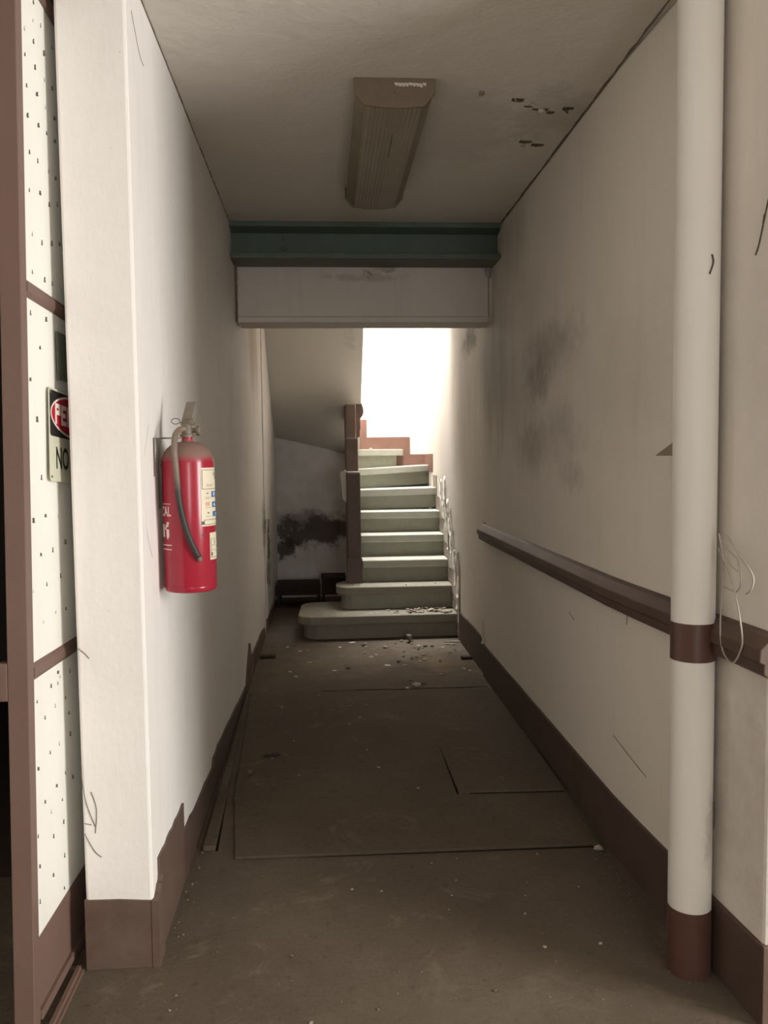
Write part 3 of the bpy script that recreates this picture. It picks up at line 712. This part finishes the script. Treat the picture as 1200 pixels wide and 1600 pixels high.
for zi, (lo, hi) in enumerate(((.235, .90), (.943, 1.861), (1.903, 2.66))):
    nb = MB()
    for y, z in nails:
        y, z = y * .975 + .022, 1.45 + (z - 1.45) * .975
        if lo + .01 < z < hi - .01 and not (1.37 < z < 1.68 and y > .19):
            h = random.uniform(.006, .011); w = random.uniform(.0016, .0032); b_ = random.uniform(-.5, .5)
            nb.prism([(y - w, z - h * .4), (y + w * 1.3, z - h * .55), (y + w * .2, z), (y + w * (.1 + b_), z + h * .8), (y - w * .25, z + h * .1)], -.0045, -.0045 + random.uniform(.001, .006), 'x')
    o = nb.build('nail_tips', m_nail, sheets[zi]); o['kind'] = 'stuff'
MB().box(-.072, -.046, .0, .03, .86, .955).build('hinge', m_door_frame, door, bevel=.003)
# sill strip under the door on the floor
sill = MB(); sill.box(-.722, -.711, 2.06, 2.33, 0, .020); sill.box(-.711, -.703, 2.06, 2.33, 0, .009)
struct(sill.build('trim_2', m_door_frame))

# warning sign on the door
font_cache = {}
def text_mesh(body, width=None, height=None):
    cu = bpy.data.curves.new('lettering', 'FONT'); cu.body = body; cu.size = 1; cu.resolution_u = 4; cu.fill_mode = 'FRONT'; cu.offset = 0.022
    o = bpy.data.objects.new('lettering', cu); COL.objects.link(o)
    bpy.context.view_layer.update()
    me = bpy.data.meshes.new_from_object(o.evaluated_get(bpy.context.evaluated_depsgraph_get()))
    bpy.data.objects.remove(o); bpy.data.curves.remove(cu)
    xs = [v.co.x for v in me.vertices]; ys = [v.co.y for v in me.vertices]
    x0, x1, y0, y1 = min(xs), max(xs), min(ys), max(ys)
    sx = (width / (x1 - x0)) if width else height / (y1 - y0); sy = (height / (y1 - y0)) if height else sx
    for v in me.vertices: v.co = ((v.co.x - x0) * sx, (v.co.y - y0) * sy, 0)
    return me
def put_text(body, w, h, mapf, name, mat, parent, base, bold=0):
    me = text_mesh(body, w, h); bm = bmesh.new(); bm.from_mesh(me)
    bmesh.ops.triangulate(bm, faces=bm.faces[:])
    if bold or True: bmesh.ops.subdivide_edges(bm, edges=bm.edges[:], cuts=1)
    for v in bm.verts: v.co = Vector(mapf(v.co.x, v.co.y)) - base
    bm.to_mesh(me); bm.free(); me.name = name; me.materials.clear(); me.materials.append(mat)
    o = bpy.data.objects.new(name, me); COL.objects.link(o); o.parent = parent; return o
SG = Vector((-.727, 2.270, 1.397))
sign = thing('warning_sign', SG, 'metal warning sign with red oval reading PELIGRO on white door', 'sign')
sign.rotation_euler = (-.055, 0, 0)
BASE[sign.name] = Vector()
SW, SH = .46, .252
def rrect(y0, y1, z0, z1, r, n=4):
    pts = []
    for cy, cz, a0 in ((y1 - r, z1 - r, 0), (y0 + r, z1 - r, 90), (y0 + r, z0 + r, 180), (y1 - r, z0 + r, 270)):
        for i in range(n + 1):
            a = math.radians(a0 + 90 * i / n); pts.append((cy + r * math.cos(a), cz + r * math.sin(a)))
    return pts
MB().prism(rrect(0, SW, 0, SH, .014), 0, .0016, 'x').build('plate', m_signwhite, sign)
MB().prism(rrect(.006, SW - .006, .122, SH - .006, .010), .0014, .0021, 'x').build('black_header', m_black, sign)
def ell(cy, cz, a, b, n=48): return [(cy + a * math.cos(2 * math.pi * i / n), cz + b * math.sin(2 * math.pi * i / n)) for i in range(n)]
MB().prism(ell(SW / 2, .185, .219, .060), .0019, .0025, 'x').build('oval_rim', m_signletter, sign)
MB().prism(ell(SW / 2, .185, .212, .054), .0023, .0029, 'x').build('red_oval', m_signred, sign)
lt = MB()
def glyph(ch, y, z, w, h, s):
    rects = {'P': [(0, 0, s, h), (0, h - s, w, h), (w - s, h * .45, w, h), (0, h * .45, w, h * .45 + s)],
             'E': [(0, 0, s, h), (0, h - s, w, h), (0, 0, w, s), (0, h / 2 - s / 2, w * .85, h / 2 + s / 2)],
             'L': [(0, 0, s, h), (0, 0, w, s)], 'I': [(w / 2 - s / 2, 0, w / 2 + s / 2, h)],
             'G': [(0, 0, s, h), (0, h - s, w, h), (0, 0, w, s), (w - s, 0, w, h * .5), (w * .5, h * .5 - s, w, h * .5)],
             'R': [(0, 0, s, h), (0, h - s, w, h), (w - s, h * .45, w, h), (0, h * .45, w, h * .45 + s), (w * .55, 0, w * .55 + s, h * .45), ],
             'O': [(0, 0, s, h), (w - s, 0, w, h), (0, h - s, w, h), (0, 0, w, s)]}[ch]
    for i_, (a, b, c, d) in enumerate(rects): lt.box(.0026 - .0001 * i_, .0034 + .0002 * i_, y + a, y + c, z + b, z + d)
for i, ch in enumerate('PELIGRO'): glyph(ch, .047 + i * .0530, .157, .042, .056, .0120)
lt.build('lettering', m_signletter, sign)
put_text('NO F', .165, .062, lambda x, y: (.0019, .052 + x, .034 + y), 'lettering', m_black, sign, Vector())
for y, z in ((.012, .24), (.448, .24), (.012, .012), (.448, .012)):
    MB().lathe([(.004, 0), (.003, .002)], (.0019, y, z), 8, 'x').build('screw', m_nail, sign)
pl = thing('small_plate', (-.727, 2.40, 1.68), 'faded grey-green plate on the shaded edge of the white door above the sign', 'plate')
MB().box(-.7285, -.7255, 2.372, 2.56, 1.674, 1.806).build('plate', m_plate, pl, bevel=.001)
MB().box(-.7257, -.7247, 2.385, 2.545, 1.694, 1.786).build('plate_face', m_plate, pl)

# ------------------------------------------------------------------ fire extinguisher
EC = Vector((-.417, 2.60, 0)); ER = .079
ext = thing('fire_extinguisher', (EC.x, EC.y, 1.045), 'red dusty-topped fire extinguisher with black hose hung on the left wall', 'fire extinguisher')
ES = ext
pr = [(.066, 1.045), (.0755, 1.048), (ER, 1.056), (ER, 1.436)]
for i in range(1, 9):
    a = math.pi / 2 * i / 8; pr.append((.018 + (ER - .018) * math.cos(a), 1.436 + .068 * math.sin(a)))
pr += [(.017, 1.506), (.017, 1.521)]
MB().lathe(pr, (EC.x, EC.y, 0), 64).build('cylinder', m_red, ext, smooth=True)
MB().lathe([(ER + .0008, 1.060), (ER + .0008, 1.064)], (EC.x, EC.y, 0), 48).build('bottom_seam', m_red, ext, smooth=True)
v = MB(); v.lathe([(.022, 1.518), (.022, 1.526), (.017, 1.528), (.015, 1.556), (.012, 1.562)], (EC.x, EC.y, 0), 20)
valve = v.build('valve', m_metal, ext, smooth=True)
MB().lathe([(.007, .012), (.007, .028)], (EC.x, EC.y, 1.538), 12, 'x').build('gauge_stem', m_metal, valve, smooth=True)
MB().lathe([(.0135, .028), (.0150, .030), (.0150, .038), (.012, .041)], (EC.x, EC.y, 1.537), 20, 'x').build('gauge', m_metal, valve, smooth=True)
# levers
lv = MB()
pth = [((-.003), 0.0, 1.556), (.000, .010, 1.575), (.003, .024, 1.598), (.008, .040, 1.628)]
for (a, b) in zip(pth, pth[1:]):
    def q4(p, w, t): return [(EC.x + p[0] - w, EC.y + p[1] - t, p[2]), (EC.x + p[0] + w, EC.y + p[1] - t, p[2]), (EC.x + p[0] + w, EC.y + p[1] + t, p[2]), (EC.x + p[0] - w, EC.y + p[1] + t, p[2])]
    lv.hexa(q4(a, .0155 - (a[2] - 1.55) * .03, .003) + q4(b, .0155 - (b[2] - 1.55) * .03, .003))
lv.build('squeeze_lever', m_metal, ext)
MB().prism([(EC.x - .014, 1.550), (EC.x + .022, 1.556), (EC.x + .026, 1.570), (EC.x + .024, 1.574), (EC.x + .006, 1.568), (EC.x - .014, 1.566)], EC.y - .014, EC.y + .014, 'y').build('carry_handle', m_metal, ext, bevel=.002)
MB().tube([(EC.x - .030 + .013 * math.cos(2 * math.pi * k / 20), EC.y - .020, 1.566 + .0085 * math.sin(2 * math.pi * k / 20)) for k in range(20)], .0013, 6, True).build('pin_ring', m_steel, ext, smooth='all')
MB().tube([(EC.x - .018, EC.y - .020, 1.562), (EC.x + .012, EC.y - .018, 1.563)], .0018, 6).build('safety_pin', m_steel, ext)
hp = [(-.004, 1.543), (-.018, 1.538), (-.025, 1.518), (-.0245, 1.475), (-.022, 1.434), (-.019, 1.385), (-.014, 1.326), (-.003, 1.267), (.015, 1.208), (.037, 1.156)]
hy = [2.580, 2.565, 2.535, 2.512] + [None] * 6
P3 = []
for (dx, z), y in zip(hp, hy):
    if y is None: y = EC.y - math.sqrt(max(0, ER * ER - dx * dx)) - .0105
    P3.append((EC.x + dx, y, z))
MB().tube(smoothp(P3, 6), .0093, 14).build('hose', m_hose, ext, smooth='all')
MB().tube([P3[-1], (P3[-1][0] + .006, P3[-1][1] + .003, P3[-1][2] - .011)], [.0080, .0065], 12).build('hose_tip', m_metal, ext, smooth=True)
# hanger on the wall
hk = MB(); hk.box(XL - .001, XL + .004, 2.575, 2.625, 1.30, 1.515)
hk.tube([(XL + .003, 2.53, 1.40), (XL + .003, 2.53, 1.514), (XL + .03, 2.56, 1.5145), (EC.x - .018, 2.585, 1.515)], .0022, 6)
hk.build('wall_hook', m_steel, ext)
# curved labels and prints
def cyl(a, z, off): a = math.radians(a); return (EC.x + (ER + off) * math.sin(a), EC.y - (ER + off) * math.cos(a), z)
def patch(a0, a1, z0, z1, off, th=.0004):
    mb = MB(); n = max(1, int(abs(a1 - a0) / 6)); 
    for i in range(n):
        a = a0 + (a1 - a0) * i / n; b = a0 + (a1 - a0) * (i + 1) / n
        mb.poly([cyl(a, z0, off), cyl(b, z0, off), cyl(b, z1, off), cyl(a, z1, off)])
    return mb
def patches(lst, off):
    m_ = MB()
    for a0, a1, z0, z1 in lst:
        n = max(1, int(abs(a1 - a0) / 6))
        for i in range(n):
            a = a0 + (a1 - a0) * i / n; b = a0 + (a1 - a0) * (i + 1) / n
            m_.poly([cyl(a, z0, off), cyl(b, z0, off), cyl(b, z1, off), cyl(a, z1, off)])
    return m_
L1 = patch(36, 150, 1.247, 1.424, .0009).build('instruction_label', m_label, ext)
fr = .0012
tag(patches([(38.5, 40, 1.36, 1.418), (38.5, 150, 1.4165, 1.418), (38.5, 150, 1.359, 1.3605), (50, 76, 1.372, 1.373), (50, 72, 1.368, 1.369), (78, 84, 1.40, 1.41), (84, 90, 1.39, 1.40),
         (42, 43.5, 1.2515, 1.266), (42, 120, 1.2655, 1.267), (42, 120, 1.2510, 1.2525), (46, 62, 1.334, 1.335), (46, 60, 1.330, 1.331), (46, 62, 1.303, 1.304), (46, 62, 1.276, 1.277), (52, 57, 1.285, 1.289), (50, 56, 1.345, 1.348)], fr).build('print', m_ink, L1), kind='stuff')
tag(patches([(66, 100, 1.334, 1.352), (68, 100, 1.303, 1.320), (70, 100, 1.275, 1.291)], fr).build('print', m_blue, L1), kind='stuff')
tag(patches([(74, 82, 1.338, 1.349), (75, 84, 1.307, 1.315), (84, 92, 1.278, 1.286)], fr + .0003).build('print', m_label, L1), kind='stuff')
tag(patches([(48, 50, 1.309, 1.320), (48, 58, 1.3185, 1.320), (48, 58, 1.309, 1.3105), (56, 58, 1.309, 1.320), (50, 57, 1.3140, 1.3155)], fr).build('print', m_inkred, L1), kind='stuff')
L2 = patch(57, 140, 1.143, 1.226, .0009).build('inspection_label', m_label, ext)
tag(patches([(60, 61.5, 1.150, 1.208), (62, 84, 1.2065, 1.2075), (62, 80, 1.187, 1.188), (74, 77, 1.190, 1.204), (84, 120, 1.183, 1.185), (62, 78, 1.172, 1.173), (62, 66, 1.155, 1.166), (80, 120, 1.168, 1.1695), (62, 120, 1.1495, 1.151)], fr).build('print', m_ink, L2), kind='stuff')
put_text('CAL', .052, .030, lambda x, y: cyl(-33 - (.052 - x) / ER * 57.3 * 1.0, 1.279 + y, .0009), 'lettering', m_print, ext, BASE[ext.name])
tag(patches([(-75, -34, 1.3155, 1.3170), (-70, -42, 1.3105, 1.3115) if False else (-75, -60, 1.313, 1.314), (-80, -33, 1.1905, 1.1932), (-80, -33, 1.1775, 1.1802), (-48, -40, 1.254, 1.262), (-52, -42, 1.246, 1.254), (-56, -50, 1.238, 1.246), (-50, -40, 1.216, 1.240), (-48, -43, 1.210, 1.217), (-70, -58, 1.215, 1.255)], .0009).build('print', m_print, ext), kind='stuff')
tag(patches([(36, 42, 1.252, 1.262), (38, 42, 1.217, 1.224)], .0010).build('chipped_spot', m_black, ext), kind='stuff')

# ------------------------------------------------------------------ rubble and loose bits
def chunk_mesh(seed, flat, mat, name):
    rnd = random.Random(seed); bm = bmesh.new(); bmesh.ops.create_icosphere(bm, subdivisions=1, radius=1)
    sx, sy = rnd.uniform(.7, 1.2), rnd.uniform(.5, 1.0)
    for v in bm.verts:
        k = rnd.uniform(.65, 1.2); v.co = Vector((v.co.x * sx * k, v.co.y * sy * k, v.co.z * flat * k))
    zmin = min(v.co.z for v in bm.verts)
    for v in bm.verts: v.co.z -= zmin
    me = bpy.data.meshes.new(name); bm.to_mesh(me); bm.free(); me.materials.append(mat); return me
m_chip_a = paint('pale_plaster_chip', (0.46, 0.40, 0.32), .9, .4, 60)
m_chip_b = paint('dusty_chip', (0.20, 0.16, 0.115), .9, .4, 60)
chips = [chunk_mesh(s, .28 if s % 2 else .5, m_chip_a if s % 3 else m_chip_b, 'plaster_chip') for s in range(9)]
def chip(name, me, loc, size, label, cat, group=None, rot=None):
    o = bpy.data.objects.new(name, me); COL.objects.link(o); o.location = loc
    o.scale = (size,) * 3; o.rotation_euler = (0, 0, random.uniform(0, 6.28) if rot is None else rot)
    tag(o, label, cat, group); return o
chip('plaster_lump', chunk_mesh(101, .75, m_chip_b, 'plaster_lump'), (.645, 6.40, 0), .048, 'largest rough lump of plaster on the floor in front of the stairs', 'rubble')
chip('plaster_shard', chunk_mesh(102, .35, m_chip_a, 'plaster_shard'), (.559, 5.15, .002), .042, 'pale plaster shard lying at the edge of the floor sheets', 'rubble', rot=.3)
chip('pebble', chunk_mesh(103, .7, m_chip_b, 'pebble'), (-.358, 3.74, .011), .022, 'brown pebble on the floor sheet near the left wall', 'stone')
o = tag(MB().box(-.485, -.375, 5.99, 6.05, 0, .020).build('wood_offcut', m_wood_dark, bevel=.004, origin=(-.43, 6.02, 0)), 'short dark wood offcut on the floor by the left wall', 'wood'); 
o = tag(MB().box(.955, 1.035, 5.79, 5.835, 0, .022).build('wood_offcut', m_wood_dark, bevel=.004, origin=(.995, 5.81, 0)), 'short dark wood offcut on the floor against the right baseboard', 'wood')
o = tag(MB().prism([(-.065, -.006), (.06, -.010), (.068, .004), (-.05, .008)], 0, .009, 'z').build('wood_splinter', m_pale_wood, origin=(0, 0, 0)), 'thin pale wood splinter on the floor beside the stair foot', 'wood'); o.location = (.985, 6.36, 0)
dc = tag(chunk_mesh(104, .25, m_chip_b, 'dirt_clump') and bpy.data.objects.new('dirt_clump', chunk_mesh(104, .3, m_wood_dark, 'dirt_clump')), 'dark clump of dirt on the floor sheet left of centre', 'dirt'); COL.objects.link(dc); dc.location = (-.27, 3.98, .011); dc.scale = (.045, .028, .018)
chip('plaster_shard', chunk_mesh(105, .5, m_chip_a, 'plaster_shard'), (.47, 8.40, 8 * R_), .018, 'white plaster crumb on the topmost visible stair', 'rubble')
chip('plaster_shard', chunk_mesh(106, .5, m_chip_a, 'plaster_shard'), (.985, 2.905, 0), .022, 'pale chip at the right front corner of the floor sheets', 'rubble')
flakes = [chunk_mesh(200 + k, .10, m_chip_a if k % 2 else m_flake, 'plaster_flake') for k in range(4)]
for i, (x, y) in enumerate([(.36, 6.02), (.32, 5.96), (.10, 6.3), (-.20, 6.2), (-.30, 6.35), (-.12, 5.85), (.05, 5.6), (.88, 6.2), (.70, 6.28), (.30, 6.3), (.42, 5.7), (.93, 5.55), (.50, 5.12), (-.25, 5.6), (.20, 6.45)]):
    chip('plaster_flake', flakes[i % 4], (x, y, 0), random.uniform(.018, .036), 'flat pale plaster flake lying on the floor before the stairs', 'rubble', 'flat flakes before the stairs')
for x, y in ((.36, 6.64), (.41, 6.66), (.15, 6.62)):
    chip('plaster_flake', flakes[1], (x, y, R_), .026, 'flat pale plaster flake on the middle of the lowest stair tread', 'rubble', 'flat flakes on the lowest stair')
GR = 'plaster crumbs on the lowest stair'
for i in range(60):
    x = min(1.02, random.triangular(.45, 1.03, .95)); y = random.uniform(6.60, 6.80) if x < .8 else random.uniform(6.57, 6.79)
    chip('plaster_chip', random.choice(chips), (x, y, R_), random.uniform(.008, .027) * (1.15 if x > .6 else .7), 'plaster crumb in the litter on the lowest stair tread', 'rubble', GR)
for i in range(10):
    chip('plaster_chip', random.choice(chips), (random.uniform(.2, .95), random.uniform(6.83, 7.04), 2 * R_), random.uniform(.005, .010), 'tiny plaster crumb on the second stair tread', 'rubble', 'crumbs on the second stair')
for i in range(48):
    y = random.uniform(5.2, 6.45); x = random.uniform(-.42, .98) if i < 22 else random.uniform(.5, .98)
    if y < 5.9 and i % 2: y += .45
    chip('plaster_chip', random.choice(chips), (x, y, 0), random.uniform(.008, .022), 'plaster crumb scattered on the bare floor before the stairs', 'rubble', 'crumbs on the floor before the stairs')
for i in range(20):
    x = random.uniform(-.33, .5); y = random.uniform(3.5, 5.0)
    chip('plaster_chip', random.choice(chips), (x, y, .011), random.uniform(.004, .010), 'tiny crumb on the brown floor sheets', 'rubble', 'crumbs on the floor sheets')
for i in range(26):
    x = random.uniform(-.45, .9); y = random.uniform(2.0, 2.9)
    chip('plaster_chip', random.choice(chips), (x, y, 0), random.uniform(.003, .008), 'tiny crumb on the near concrete floor', 'rubble', 'crumbs on the near floor')
gt = MB()
for i in range(700):
    y = random.uniform(1.7, 6.5); x = random.uniform(-.48, 1.0); s_ = random.uniform(.0012, .0035); z = .0005 if not (2.94 < y < 5.08) else .0185
    if 2.94 < y < 5.08: continue
    a = random.uniform(0, 6.28)
    pts = [(x + s_ * math.cos(a + k * 2.1), y + s_ * math.sin(a + k * 2.1), z) for k in range(3)]
    t4 = gt.bm.verts.new((x, y, z + s_)); vv = [gt.bm.verts.new(q_) for q_ in pts]
    for k in range(3): gt.bm.faces.new((vv[k], vv[(k + 1) % 3], t4))
    gt.bm.faces.new(vv[::-1])
for k_ in range(260):
    side = random.random() < .5
    y = random.uniform(2.1, 6.3); x = (XL + .02 + abs(random.gauss(0, .03))) if side else (XR - .02 - abs(random.gauss(0, .04))); s_ = random.uniform(.002, .006); a = random.uniform(0, 6.28)
    vv = [gt.bm.verts.new((x + s_ * math.cos(a + k * 2.1), y + s_ * math.sin(a + k * 2.1), .0005)) for k in range(3)]; t4 = gt.bm.verts.new((x, y, s_))
    for k in range(3): gt.bm.faces.new((vv[k], vv[(k + 1) % 3], t4))
    gt.bm.faces.new(vv[::-1])
tag(gt.build('floor_grit', m_chip_b), 'fine grit and dust scattered over the corridor floor', 'grit', kind='stuff')
